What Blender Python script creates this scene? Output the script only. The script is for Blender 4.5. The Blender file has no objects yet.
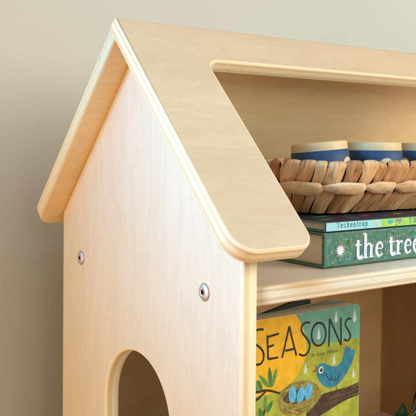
import bpy, bmesh, math, random
from mathutils import Vector, Matrix
R = random.Random(7)
scene = bpy.context.scene
C = scene.collection
PI = math.pi
rad = math.radians

# ------------------------------------------------------------------ materials
def lin(r, g, b):
    f = lambda c: (c / 255 / 12.92) if c / 255 <= .04045 else ((c / 255 + .055) / 1.055) ** 2.4
    return (f(r), f(g), f(b), 1)

class NT:
    def __init__(s, name):
        s.m = bpy.data.materials.new(name); s.m.use_nodes = True
        s.t = s.m.node_tree; s.b = s.t.nodes['Principled BSDF']
    def n(s, typ, **k):
        o = s.t.nodes.new(typ)
        for a, v in k.items():
            if a.startswith('_'): o.inputs[a[1:].replace('_', ' ')].default_value = v
            else: setattr(o, a, v)
        return o
    def l(s, a, b): s.t.links.new(a, b)
    def ramp(s, src, stops):
        r = s.n('ShaderNodeValToRGB'); e = r.color_ramp.elements
        while len(e) < len(stops): e.new(.5)
        for k, (p, c) in enumerate(stops): e[k].position = p; e[k].color = c
        s.l(src, r.inputs[0]); return r.outputs[0]
    def noise(s, vec, scale, detail=4, rough=.55, sc=(1, 1, 1), dist=0):
        mp = s.n('ShaderNodeMapping'); mp.inputs['Scale'].default_value = sc; s.l(vec, mp.inputs[0])
        o = s.n('ShaderNodeTexNoise'); o.inputs['Scale'].default_value = scale
        o.inputs['Detail'].default_value = detail; o.inputs['Roughness'].default_value = rough
        o.inputs['Distortion'].default_value = dist
        s.l(mp.outputs[0], o.inputs['Vector']); return o.outputs[0]
    def mix(s, fac, a, b, mode='MIX'):
        o = s.n('ShaderNodeMix', data_type='RGBA', blend_type=mode)
        if isinstance(fac, (int, float)): o.inputs[0].default_value = fac
        else: s.l(fac, o.inputs[0])
        for k, v in ((6, a), (7, b)):
            if isinstance(v, tuple): o.inputs[k].default_value = v
            else: s.l(v, o.inputs[k])
        return o.outputs[2]
    def bump(s, h, strength, dist=.001):
        o = s.n('ShaderNodeBump'); o.inputs['Strength'].default_value = strength; o.inputs['Distance'].default_value = dist
        s.l(h, o.inputs['Height']); s.l(o.outputs[0], s.b.inputs['Normal'])
    def set(s, **k):
        for a, v in k.items(): s.b.inputs[a.replace('_', ' ')].default_value = v
        return s

def plain(name, rgb, rough=.5, spec=.5, var=.06, scale=300, metallic=0):
    t = NT(name); t.set(Roughness=rough, Metallic=metallic); t.b.inputs['Specular IOR Level'].default_value = spec
    c = lin(*rgb); tc = t.n('ShaderNodeTexCoord')
    n = t.noise(tc.outputs['Object'], scale, 5, .6)
    lo = tuple(x * (1 - var * 2) for x in c[:3]) + (1,); hi = tuple(min(1, x * (1 + var * 2)) for x in c[:3]) + (1,)
    t.l(t.ramp(n, [(.3, lo), (.7, hi)]), t.b.inputs['Base Color'])
    return t.m

def ply_face(name, grain, base=(226, 196, 152), tint=(207, 170, 122), gloss=.36, seed=0.0, gs=1.0):
    t = NT(name); tc = t.n('ShaderNodeTexCoord')
    mp = t.n('ShaderNodeMapping'); mp.inputs['Location'].default_value = (seed, seed * .7, 0); t.l(tc.outputs['Object'], mp.inputs[0])
    v = mp.outputs[0]
    a, b = (1, 14) if grain == 'x' else (14, 1)
    big = t.noise(v, 5, 3, .5, (a * .5, b * .35, 1), .5)
    fig = t.noise(v, 7, 4, .6, (a * .8, b * .28, 1), 2.2); fleck = t.noise(v, 260, 2, .5, (a * .35, b * .12, 1)); blot = t.noise(v, 9, 4, .6)
    fine = t.noise(v, 30, 6, .7, (a, b, 1), .3)
    a2, b2 = (1, 45) if grain == 'x' else (45, 1)
    pore = t.noise(v, 42, 3, .6, (a2, b2, 1))
    c = t.ramp(big, [(.25, lin(*base)), (.75, lin(*tint))])
    c = t.mix(t.ramp(fine, [(.35, (0, 0, 0, 1)), (.75, (.30 * gs, .30 * gs, .30 * gs, 1))]), c, lin(int(tint[0] * .93), int(tint[1] * .9), int(tint[2] * .86)))
    c = t.mix(t.ramp(pore, [(.60, (0, 0, 0, 1)), (.72, (.16 * gs, .16 * gs, .16 * gs, 1))]), c, lin(int(tint[0] * .82), int(tint[1] * .76), int(tint[2] * .68)))
    c = t.mix(t.ramp(fig, [(.44, (0, 0, 0, 1)), (.50, (.22, .22, .22, 1)), (.56, (0, 0, 0, 1))]), c, lin(int(tint[0] * .92), int(tint[1] * .87), int(tint[2] * .80)))
    c = t.mix(t.ramp(fleck, [(.66, (0, 0, 0, 1)), (.73, (.2, .2, .2, 1))]), c, lin(int(tint[0] * .80), int(tint[1] * .72), int(tint[2] * .62)))
    c = t.mix(t.ramp(blot, [(.4, (0, 0, 0, 1)), (.7, (.18, .18, .18, 1))]), c, lin(int(tint[0] * .96), int(tint[1] * .92), int(tint[2] * .86)))
    t.l(c, t.b.inputs['Base Color'])
    rr = t.ramp(fine, [(.2, (gloss - .04,) * 3 + (1,)), (.8, (gloss + .08,) * 3 + (1,))]); t.l(rr, t.b.inputs['Roughness'])
    t.bump(pore, .12, .0003)
    t.set(Coat_Weight=.3, Coat_Roughness=.35)
    return t.m

def ply_edge(name, half, kind=0):
    t = NT(name); tc = t.n('ShaderNodeTexCoord'); sx = t.n('ShaderNodeSeparateXYZ'); t.l(tc.outputs['Object'], sx.inputs[0])
    wob = t.noise(tc.outputs['Object'], 9, 3, .5)
    m1 = t.n('ShaderNodeMath', operation='MULTIPLY'); t.l(wob, m1.inputs[0]); m1.inputs[1].default_value = .0009
    ad = t.n('ShaderNodeMath', operation='ADD'); t.l(sx.outputs[2], ad.inputs[0]); t.l(m1.outputs[0], ad.inputs[1])
    mr = t.n('ShaderNodeMapRange'); t.l(ad.outputs[0], mr.inputs[0]); mr.inputs[1].default_value = -half; mr.inputs[2].default_value = half + .0009
    pale = lin(240, 226, 192); tan = lin(230, 206, 164); mid = lin(235, 216, 178); glue = lin(206, 170, 120)
    st = [(0, mid), (.06, pale), (.13, tan), (.20, tan), (.215, glue), (.23, pale), (.32, pale), (.335, glue), (.35, tan), (.43, mid), (.445, pale), (.55, pale), (.565, glue),
          (.58, tan), (.66, tan), (.675, glue), (.69, pale), (.78, pale), (.795, tan), (.86, mid), (.875, glue), (.89, pale), (1, pale)]
    gl = lin(208, 172, 122); tn2 = lin(223, 193, 146)
    if kind == 1:   # side panel: broad darker core ply near the inside of the rounded outer edge
        st = [(0, pale), (.10, pale), (.22, mid), (.30, pale), (.305, gl), (.32, pale), (.47, pale), (.54, mid), (.55, gl), (.57, tan), (.66, tn2), (.80, tn2), (.815, gl), (.83, mid), (.90, pale), (1, pale)]
    if kind == 2:   # shelf and roof: wide pale plies with a few tan lines
        st = [(0, tan), (.09, tn2), (.10, gl), (.115, pale), (.22, pale), (.235, gl), (.25, tn2), (.36, tan), (.37, gl), (.385, pale), (.50, pale), (.515, tan), (.53, pale), (.66, pale), (.675, gl), (.69, tn2), (.78, tan), (.79, gl), (.805, pale), (.90, pale), (.91, gl), (.925, tan), (1, tan)]
    c = t.ramp(mr.outputs[0], st)
    n = t.noise(tc.outputs['Object'], 60, 5, .6, (1, 1, 6))
    c = t.mix(t.ramp(n, [(.4, (0, 0, 0, 1)), (.8, (.5, .5, .5, 1))]), c, lin(232, 206, 160))
    v_ = t.noise(tc.outputs['Object'], 130, 2, .5, (1, 1, 5)); c = t.mix(t.ramp(v_, [(.68, (0, 0, 0, 1)), (.74, (.4, .4, .4, 1))]), c, lin(176, 130, 84))
    t.l(c, t.b.inputs['Base Color']); t.set(Roughness=.6); g2 = t.noise(tc.outputs['Object'], 900, 3, .6); t.bump(g2, .35, .0003)
    return t.m

# ------------------------------------------------------------------ geometry helpers
def mesh_obj(name, bm, mats, parent=None, loc=None):
    me = bpy.data.meshes.new(name); bmesh.ops.recalc_face_normals(bm, faces=bm.faces)
    bm.to_mesh(me); bm.free()
    o = bpy.data.objects.new(name, me); C.objects.link(o)
    for m in (mats if isinstance(mats, (list, tuple)) else [mats]): me.materials.append(m)
    if loc is not None: o.matrix_world = Matrix.Translation(loc)
    if parent is not None: attach(o, parent)
    return o

def attach(o, parent):
    mw = o.matrix_basis.copy(); pw = world(parent)
    o.parent = parent; o.matrix_parent_inverse = Matrix.Identity(4); o.matrix_basis = pw.inverted() @ mw
def world(o):
    return (world(o.parent) @ o.matrix_basis) if o.parent else o.matrix_basis.copy()

def tag(o, label, cat=None, group=None, kind=None):
    if label: o['label'] = label
    if cat: o['category'] = cat
    if group: o['group'] = group
    if kind: o['kind'] = kind
    return o

def empty(name, loc, label, cat, group=None):
    o = bpy.data.objects.new(name, None); C.objects.link(o); o.empty_display_size = .02
    o.matrix_basis = Matrix.Translation(loc); return tag(o, label, cat, group)

def area2(p): return sum(p[i][0] * p[(i + 1) % len(p)][1] - p[(i + 1) % len(p)][0] * p[i][1] for i in range(len(p))) / 2

def inset(p, d):
    """move every vertex of closed polygon inwards (for a counter-clockwise loop) by d"""
    n = len(p); out = []
    for i in range(n):
        a, b, c = Vector(p[i - 1]), Vector(p[i]), Vector(p[(i + 1) % n])
        e1 = (b - a).normalized(); e2 = (c - b).normalized()
        n1 = Vector((-e1.y, e1.x)); n2 = Vector((-e2.y, e2.x)); m = n1 + n2
        if m.length < 1e-6: m = n1
        m.normalize(); k = max(.35, m.dot(n1)); out.append(tuple(b + m * (d / k)))
    return out

def rounded(corners, n=8):
    """corners: (x, y, radius) counter-clockwise or clockwise -> polygon with arcs"""
    out = []; N = len(corners)
    for i in range(N):
        x, y, r = corners[i]; b = Vector((x, y)); a = Vector(corners[i - 1][:2]); c = Vector(corners[(i + 1) % N][:2])
        if r <= 0: out.append((x, y)); continue
        u = (a - b).normalized(); v = (c - b).normalized(); ang = u.angle(v); d = r / math.tan(ang / 2)
        p0 = b + u * d; p1 = b + v * d; ctr = b + (u + v).normalized() * (r / math.sin(ang / 2))
        a0 = math.atan2(p0.y - ctr.y, p0.x - ctr.x); a1 = math.atan2(p1.y - ctr.y, p1.x - ctr.x)
        da = (a1 - a0 + PI) % (2 * PI) - PI
        for k in range(n + 1):
            q = a0 + da * k / n; out.append((ctr.x + r * math.cos(q), ctr.y + r * math.sin(q)))
    return out

def slab(name, outline, holes, thick, bev, mats, parent=None, M=Matrix.Identity(4), nb=3):
    """flat board in local XY, thickness in local Z centred on 0, rounded-over edges; mats = (face, edge)"""
    bm = bmesh.new(); h = thick / 2
    prof = [(bev * (1 - math.sin(q)), h - bev * (1 - math.cos(q))) for q in [PI / 2 * k / nb for k in range(nb + 1)]] if bev > 0 else [(0, h)]
    prof = prof + [(i, -z) for i, z in reversed(prof)]
    tops = []; bots = []
    for li, lp in enumerate([outline] + list(holes)):
        if (area2(lp) > 0) != (li == 0): lp = lp[::-1]
        rings = [[bm.verts.new((x, y, z)) for x, y in inset(lp, d)] for d, z in prof]
        n = len(lp)
        for a, b in zip(rings, rings[1:]):
            for i in range(n):
                f = bm.faces.new((a[i], b[i], b[(i + 1) % n], a[(i + 1) % n])); f.material_index = 1; f.smooth = True
        tops.append(rings[0]); bots.append(rings[-1])
    for rs in (tops, bots):
        es = []
        for r in rs:
            for i in range(len(r)):
                e = bm.edges.get((r[i], r[(i + 1) % len(r)])); es.append(e)
        res = bmesh.ops.triangle_fill(bm, use_beauty=True, use_dissolve=False, edges=es)
        for g in res['geom']:
            if isinstance(g, bmesh.types.BMFace): g.material_index = 0; g.smooth = False
    o = mesh_obj(name, bm, mats)
    o.matrix_basis = M
    if parent: attach(o, parent)
    return o

def frame(o, x, y, z):
    return Matrix(((x[0], y[0], z[0], o[0]), (x[1], y[1], z[1], o[1]), (x[2], y[2], z[2], o[2]), (0, 0, 0, 1)))

def rect(x0, y0, x1, y1, r=0): return rounded([(x0, y0, r), (x1, y0, r), (x1, y1, r), (x0, y1, r)]) if r else [(x0, y0), (x1, y0), (x1, y1), (x0, y1)]

# ------------------------------------------------------------------ the bookcase
L = .966; T = .015; D = .3054; YR = .1524; ZR = .2155; TH = rad(46.29); TB = .014; FLOOR = -.302; OV = .0235
face_v = ply_face('birch face upright', 'x', (236, 222, 202), (230, 214, 191), .36, .0, .3)
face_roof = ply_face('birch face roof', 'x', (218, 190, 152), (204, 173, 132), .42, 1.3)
face_in = ply_face('birch face inner', 'x', (228, 194, 142), (211, 172, 118), .45, 2.1)
face_shelf = ply_face('birch face shelf', 'x', (232, 216, 196), (220, 201, 176), .4, 3.4)
edge = ply_edge('birch ply edge', T / 2)
edge_p = ply_edge('birch ply edge of panel', T / 2, 1); edge_s = ply_edge('birch ply edge of shelf', T / 2, 2)

case = empty('dollhouse_bookcase', (L / 2, D / 2, FLOOR), 'pale birch plywood dollhouse shaped bookcase with gabled roof and cut-out arch', 'bookcase')

def gable(x_out, sign):
    zt = lambda y: ZR - TB / math.cos(TH) - math.tan(TH) * abs(y - YR) - .0004
    # local x = world z (grain upright), local y = world y
    zc = -.136; ra = .056
    out = [(FLOOR, 0), (zt(0) - .001, 0), (zt(YR), YR), (zt(D) - .001, D), (FLOOR, D)]
    arch = [(-.262, YR - ra), (-.262, YR + ra)] + [(zc + ra * math.sin(q), YR + ra * math.cos(q)) for q in [PI * k / 36 for k in range(37)]]
    M = frame((x_out + sign * T / 2, 0, 0), (0, 0, 1), (0, 1, 0), (-1, 0, 0))
    return slab('side_panel', out, [arch], T, .0026, [face_v, edge_p], case, M, 4)
left = gable(0, 1); right = gable(L, -1)

s = Vector((0, -math.cos(TH), -math.sin(TH))); nrm = Vector((0, -math.sin(TH), math.cos(TH)))
ridge = Vector((0, YR, ZR))
# front roof board: an inverted U, local x = world x, local y = up the slope, local z = outward
LF = .2555; W = .0756; X0 = -OV; X1 = L + OV; CT = .0478
o1 = rounded([(X0, 0, .0012), (X1, 0, .0012), (X1, -LF, .021), (X1 - W, -LF, .0155), (X1 - W, -CT, .014), (X0 + W, -CT, .014), (X0 + W, -LF, .0155), (X0, -LF, .021)], 10)
M = frame(ridge - nrm * TB / 2, (1, 0, 0), -s, nrm)
rf = slab('roof_board', o1, [], TB, .0022, [face_roof, edge_s], case, M, 4); rf['label'] = 'front roof slope cut to an open frame with rounded corners'
sb = Vector((0, math.cos(TH), -math.sin(TH))); nb_ = Vector((0, math.sin(TH), math.cos(TH)))
LB = .2569
o2 = rounded([(X0, -TB - .0004, .0), (X0, -LB, .017), (X1, -LB, .017), (X1, -TB - .0004, .0)], 10)
M = frame(ridge - nb_ * TB / 2, (1, 0, 0), -sb, nb_)
face_back = ply_face('birch face back slope lightened', 'x', (250, 226, 182), (240, 208, 158), .45, 4.2)  # same birch, base colour lightened to offset the shadow on this slope
rb = slab('roof_board', o2, [], TB, .0022, [face_back, edge], case, M, 4); rb['label'] = 'closed back roof slope overhanging the side panel'

def shelf(z, name, ys=.0028):
    M = frame((0, 0, z - T / 2), (1, 0, 0), (0, 1, 0), (0, 0, 1))
    return slab(name, rect(T + .0003, ys, L - T - .0003, .2935), [], T, .0012, [face_shelf, edge_s], case, M, 3)
shelf(0, 'shelf'); shelf(-.271, 'bottom_board')
M = frame((.4834 + T / 2, 0, 0), (0, 0, 1), (0, 1, 0), (-1, 0, 0))
face_div = ply_face('birch face divider shaded', 'x', (158, 128, 88), (142, 112, 74), .5, 6.3)  # same birch, with the divider's shade darkened into its base colour
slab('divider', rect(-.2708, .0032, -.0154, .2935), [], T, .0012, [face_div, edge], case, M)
M = frame((0, .297, 0), (1, 0, 0), (0, 0, 1), (0, -1, 0))
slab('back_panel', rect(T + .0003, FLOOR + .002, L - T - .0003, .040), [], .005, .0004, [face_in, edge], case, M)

# screws: shallow domed heads with a hex socket
steel = plain('zinc plated steel', (222, 223, 234), .52, .5, .1, 900, 1.0)
dark_steel = plain('dark socket', (70, 64, 62), .6, .3)
contact_shade = plain('screw contact shade', (176, 130, 88), .6, .3)  # brown ring under each head paints its contact shadow on the wood
def screw(y, z, host, x=0, sg=-1):
    bm = bmesh.new(); n = 36; R_ = .0064
    prof = [(R_ * 1.0, 0), (R_ * 1.0, .0007), (R_ * .96, .0011), (R_ * .86, .0016), (R_ * .66, .0020), (R_ * .5, .0022)]
    rings = [[bm.verts.new((r * math.cos(2 * PI * i / n), r * math.sin(2 * PI * i / n), h)) for i in range(n)] for r, h in prof]
    hexr = .0019
    def hx(a): 
        a = (a + PI / 6) % (PI / 3) - PI / 6; return hexr * math.cos(PI / 6) / math.cos(a) if False else hexr / math.cos(a)
    rings.append([bm.verts.new((hx(2 * PI * i / n) * math.cos(2 * PI * i / n), hx(2 * PI * i / n) * math.sin(2 * PI * i / n), .0021)) for i in range(n)])
    for a, b in zip(rings, rings[1:]):
        for i in range(n): f = bm.faces.new((a[i], a[(i + 1) % n], b[(i + 1) % n], b[i])); f.smooth = True
    low = [bm.verts.new((v.co.x, v.co.y, .0004)) for v in rings[-1]]
    for i in range(n): bm.faces.new((rings[-1][i], rings[-1][(i + 1) % n], low[(i + 1) % n], low[i])).material_index = 1
    bm.faces.new(low).material_index = 1
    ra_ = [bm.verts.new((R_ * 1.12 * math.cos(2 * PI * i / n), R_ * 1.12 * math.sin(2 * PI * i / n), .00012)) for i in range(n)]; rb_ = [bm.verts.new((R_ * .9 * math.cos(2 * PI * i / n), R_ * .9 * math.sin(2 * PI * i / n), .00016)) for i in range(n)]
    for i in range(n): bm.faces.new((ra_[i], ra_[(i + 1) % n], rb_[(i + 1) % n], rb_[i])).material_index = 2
    o = mesh_obj('screw', bm, [steel, dark_steel, contact_shade])
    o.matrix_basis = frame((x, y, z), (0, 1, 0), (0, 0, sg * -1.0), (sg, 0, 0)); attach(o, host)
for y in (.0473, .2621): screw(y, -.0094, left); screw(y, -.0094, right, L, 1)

# ------------------------------------------------------------------ flat print helpers (ink on covers)
class Print:
    """thin shapes in a plane: local (x, y), stacked a hair apart so that none coincide"""
    def __init__(s, base=.00012, step=.000012): s.bm = bmesh.new(); s.h = base; s.step = step; s.slots = {}; s.mats = []
    def mat(s, m):
        if m.name not in s.slots: s.slots[m.name] = len(s.mats); s.mats.append(m)
        return s.slots[m.name]
    def poly(s, pts, m):
        if area2(pts) < 0: pts = pts[::-1]
        f = s.bm.faces.new([s.bm.verts.new((x, y, s.h)) for x, y in pts]); f.material_index = s.mat(m)
        s.h += s.step
    def stroke(s, pts, w, m, taper=False, smooth=2):
        for _ in range(smooth):
            if len(pts) > 2:
                q = [pts[0]]
                for a, b in zip(pts, pts[1:]): q += [(a[0] * .75 + b[0] * .25, a[1] * .75 + b[1] * .25), (a[0] * .25 + b[0] * .75, a[1] * .25 + b[1] * .75)]
                pts = q + [pts[-1]]
        n = len(pts); Lf = []; Rt = []
        for i, p in enumerate(pts):
            a = Vector(pts[max(0, i - 1)]); b = Vector(pts[min(n - 1, i + 1)]); d = (b - a).normalized(); nn = Vector((-d.y, d.x))
            t = i / (n - 1); ww = w[0] * (1 - t) + w[1] * t if isinstance(w, tuple) else w
            if taper: ww *= .35 + .65 * math.sin(PI * min(1, max(0, .12 + .76 * t)))
            P = Vector(p); Lf.append(P + nn * ww / 2); Rt.append(P - nn * ww / 2)
        k = s.mat(m); vl = [s.bm.verts.new((*p, s.h)) for p in Lf]; vr = [s.bm.verts.new((*p, s.h)) for p in Rt]
        for i in range(n - 1):
            f = s.bm.faces.new((vl[i], vr[i], vr[i + 1], vl[i + 1])); f.material_index = k
        s.h += s.step
    def ell(s, c, rx, ry, m, ang=0, n=20):
        s.poly([(c[0] + rx * math.cos(q) * math.cos(ang) - ry * math.sin(q) * math.sin(ang), c[1] + rx * math.cos(q) * math.sin(ang) + ry * math.sin(q) * math.cos(ang)) for q in [2 * PI * i / n for i in range(n)]], m)
    def leaf(s, a, b, w, m):
        a = Vector(a); b = Vector(b); d = b - a; nn = Vector((-d.y, d.x)).normalized()
        P = [a + d * t + nn * w / 2 * math.sin(PI * t) ** .7 for t in [i / 8 for i in range(9)]] + [a + d * t - nn * w / 2 * math.sin(PI * t) ** .7 for t in [i / 8 for i in range(7, 0, -1)]]
        s.poly([tuple(p) for p in P], m)
    def done(s, name, M, parent):
        me = bpy.data.meshes.new(name); s.bm.to_mesh(me); s.bm.free()
        o = bpy.data.objects.new(name, me); C.objects.link(o)
        for m in s.mats: me.materials.append(m)
        o.matrix_basis = M; attach(o, parent); return o

INK = {}
def ink(name, rgb, var=.05, rough=.45, scale=400):
    if name not in INK: INK[name] = plain(name, rgb, rough, .4, var, scale)
    return INK[name]

# paper page block: thin layered sheets
def paper(name, rgb, axis=2, dark=.78):
    t = NT(name); tc = t.n('ShaderNodeTexCoord'); sc = [8, 8, 8]; sc[axis] = 900
    n = t.noise(tc.outputs['Object'], 4, 4, .6, tuple(sc))
    c = lin(*rgb); lo = tuple(x * dark for x in c[:3]) + (1,)
    t.l(t.ramp(n, [(.3, lo), (.65, c)]), t.b.inputs['Base Color']); t.set(Roughness=.9); t.bump(n, .3, .0004); return t.m

def box_bm(bm, x0, x1, y0, y1, z0, z1, bev=0):
    r = bmesh.ops.create_cube(bm, size=1)
    for v in r['verts']: v.co = Vector(((x0 + x1) / 2 + v.co.x * (x1 - x0), (y0 + y1) / 2 + v.co.y * (y1 - y0), (z0 + z1) / 2 + v.co.z * (z1 - z0)))

def hardcover(root, x0, x1, y0, y1, z0, z1, ct, mat_cover, mat_pages, gap=.003, rnd=.0018, end=None):
    """spine towards -Y; cover is a U profile run along X"""
    M = frame(((x0 + x1) / 2, 0, 0), (0, 1, 0), (0, 0, 1), (1, 0, 0))
    U = rounded([(y0, z0, rnd), (y1, z0, .0008), (y1, z0 + ct, .0006), (y0 + ct, z0 + ct, .0004), (y0 + ct, z1 - ct, .0004), (y1, z1 - ct, .0006), (y1, z1, .0008), (y0, z1, rnd)], 4)
    cov = slab('cover', U, [], x1 - x0, .0004, [end or mat_cover, mat_cover], root, M, 2)
    bm = bmesh.new(); box_bm(bm, x0 + gap, x1 - gap, y0 + ct + .0002, y1 - .004, z0 + ct + .0001, z1 - ct - .0001)
    pg = mesh_obj('page_block', bm, mat_pages, root)
    return cov, pg

# --- thick green hardback ---------------------------------------------------
def speckled(name, base, specks, scale=420, thr=.62):
    t = NT(name); tc = t.n('ShaderNodeTexCoord'); c = lin(*base)
    for k, rgb in enumerate(specks):
        n = t.noise(tc.outputs['Object'], scale * (1 + .3 * k), 2, .5, (1, 1, 1), 1.5)
        c = t.mix(t.ramp(n, [(thr, (0, 0, 0, 1)), (thr + .04, (1, 1, 1, 1))]), c, lin(*rgb))
    t.l(c, t.b.inputs['Base Color']); t.set(Roughness=.5); return t.m
green_cloth = speckled('green patterned cover', (46, 98, 80), [(150, 118, 62), (110, 150, 120), (16, 40, 36)], 520, .60)
spine_green = plain('spine green', (60, 116, 98), .5, .4, .08, 120)
BX, BY, BH = .1152, .034, .0310
tb = empty('hardback_book', (.265, .13, 0), 'thick green hardback lying flat, its spine reading the trees in white', 'book')
hardcover(tb, BX, .40, BY, .245, .0003, BH, .0028, green_cloth, paper('cream pages', (226, 208, 180)))
SP = frame((0, BY, 0), (1, 0, 0), (0, 0, 1), (0, -1, 0))    # local x = world x, local y = world z, facing the front
pr = Print(.00004, .00000006)
pr.poly(rect(BX + .0012, .0022, .3985, BH - .0015, .0005), spine_green)
pr.h += .000008
gold = ink('gold foil print', (164, 146, 88), .12, .4); turq = ink('turquoise print', (112, 172, 150), .1); dkg = ink('dark green print', (50, 100, 84), .1)
for k in range(430):
    x = R.uniform(BX + .003, .37); z = R.uniform(.003, BH - .004); a = R.uniform(0, 2 * PI); ln = R.uniform(.0025, .006); m = R.choice([gold, gold, turq, turq, dkg])
    cur = R.uniform(-.8, .8); P = []; px, pz = x, z; aa = a
    for q in range(6):
        P.append((px, pz)); px += ln / 5 * math.cos(aa); pz += ln / 5 * math.sin(aa); aa += cur / 5
    if any(not (BX + .0015 < p[0] < .398 and .0026 < p[1] < BH - .002) for p in P): continue
    pr.stroke(P, .00024, m, smooth=0)
    for q in range(1, 6):
        for sg in (-1, 1):
            bx, bz = P[q]; b = math.atan2(P[q][1] - P[q - 1][1], P[q][0] - P[q - 1][0]) + sg * .9; l2 = .0015 * (1.1 - q * .12)
            ex, ez = bx + l2 * math.cos(b), bz + l2 * math.sin(b)
            if .0026 < ez < BH - .002 and ex > BX + .0015: pr.leaf((bx, bz), (ex, ez), .00036, m)
pr.done('spine_print', SP, tb)
white = ink('white print', (216, 216, 228), .04)
pr = Print(.00032, .0000001)
star = []
for k in range(28):
    q = 2 * PI * k / 28; r = .0058 if k % 2 == 0 else .0033
    star.append((.1345 + r * math.cos(q), .0149 + r * math.sin(q)))
pr.poly(star, white); pr.done('star_emblem', SP, tb)

# bold old-style letters: every glyph is strokes (points, width at start, width at end) in a 0..1 em box
def arc(cx, cy, rx, ry, a0, a1, n=14): return [(cx + rx * math.cos(rad(a0 + (a1 - a0) * i / n)), cy + ry * math.sin(rad(a0 + (a1 - a0) * i / n))) for i in range(n + 1)]
def serif_glyph(pr, ch, x, y, em, m):
    S = []; Sw = .182
    def st(p, w): S.append((p, w))
    if ch == 't': st([(.16, .86), (.16, .18), (.18, .09), (.25, .035), (.34, .05), (.42, .12)], Sw); st([(.0, .63), (.38, .63)], .06); st([(.02, .62), (.12, .70), (.16, .84)], .09); adv = .44
    elif ch == 'h':
        st([(.15, 1.12), (.15, .03)], Sw); st([(.0, 1.1), (.15, 1.15)], .07); st([(.0, .03), (.31, .03)], .055)
        st([(.18, .5), (.28, .63), (.40, .655), (.48, .60)], .09); st([(.49, .60), (.49, .03)], Sw); st([(.36, .03), (.65, .03)], .055); adv = .70
    elif ch == 'e':
        st(arc(.29, .345, .215, .31, 60, 275), (.12)); st(arc(.30, .345, .20, .30, 275, 325), (.10)); st(arc(.28, .40, .185, .26, 0, 75), .11); st([(.10, .385), (.46, .385)], .06); st(arc(.27, .345, .17, .27, 110, 250), .16); adv = .56
    elif ch == 'r':
        st([(.15, .67), (.15, .03)], Sw); st([(.0, .64), (.16, .67)], .07); st([(.0, .03), (.33, .03)], .055); st([(.19, .46), (.28, .60), (.36, .64), (.42, .62)], .08); st(arc(.40, .58, .035, .035, 0, 330), .07); adv = .50
    elif ch == 's':
        st([(.40, .55), (.32, .65), (.2, .66), (.1, .57), (.13, .44), (.27, .36), (.4, .27), (.41, .13), (.3, .03), (.15, .03), (.06, .14)], .11); adv = .5
    elif ch == ' ': adv = .28
    for p, w in S: pr.stroke([(x + a * em * 1.12, y + b * em) for a, b in p], w * em, m, smooth=1)
    return x + adv * em * 1.12
pr = Print(.00032, .000001); x = .1530; em = .0196
for ch in 'the trees': x = serif_glyph(pr, ch, x, .0057 , em, white)
pr.done('title_lettering', SP, tb)

# --- thin picture book on top ------------------------------------------------
navy = speckled('navy cover', (34, 36, 50), [(40, 50, 60)], 200, .6)
sb2 = empty('picture_book', (.25, .12, BH), 'slim picture book with pale blue and lime spine lying on the thick green book', 'book')
Z0 = BH + .0004; Z1 = .0402
hardcover(sb2, .1168, .372, BY + .0002, .235, Z0, Z1, .0016, navy, paper('grey pages', (186, 184, 172)), .0015, .0012, plain('teal cover edge', (96, 152, 140), .5))
SPT = frame((0, BY + .0002, 0), (1, 0, 0), (0, 0, 1), (0, -1, 0))
skyb = ink('pale blue print', (150, 208, 216), .03); lime = ink('lime print', (150, 202, 84), .06, .45, 150); cyan = ink('cyan print', (40, 172, 196)); mauve = ink('mauve print', (140, 128, 140)); amber = ink('amber print', (232, 182, 60)); slate = ink('slate blue print', (96, 140, 170)); tealtxt = ink('teal lettering', (44, 128, 130)); brightg = ink('leaf green print', (64, 150, 72)); red = ink('red print', (186, 60, 40))
pr = Print(.00008, .000004)
pr.poly(rect(.1176, Z0 + .0007, .1868, Z1 - .0008, .0003), skyb); pr.poly(rect(.1868, Z0 + .0007, .3715, Z1 - .0008), lime)
pr.poly([(.1783, .0366), (.1790, .0387), (.1803, .0375), (.1806, .0362), (.1826, .0335), (.1812, .0334), (.1797, .0352), (.1788, .0334), (.1778, .0336), (.1790, .0356)], amber)
pr.poly([(.1945, .0366), (.1965, .0382), (.1988, .0385), (.2015, .0378), (.2028, .0362), (.2008, .0352), (.1992, .0342), (.197, .0352)], cyan)
pr.poly([(.2052, .0362), (.2068, .0385), (.2105, .0388), (.2098, .0372), (.2085, .0360)], slate)
pr.poly([(.2090, .0368), (.2118, .0392), (.2148, .0386), (.2138, .0360), (.2112, .0340), (.2100, .0335), (.2108, .0352)], mauve)
pr.poly([(.2000, .0345), (.2040, .0352), (.2058, .0340), (.203, .0328)], ink('yellow print', (214, 214, 70))); pr.poly([(.204, .0330), (.2075, .0336), (.2095, .0328), (.205, .0324)], brightg)
for k in range(16):
    x = .245 + k * .008; pr.ell((x, .0355 + R.uniform(-.002, .002)), .002, .0013, R.choice([cyan, amber, brightg, mauve]), R.uniform(0, 3))
pr.done('spine_print', SPT, sb2)
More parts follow.
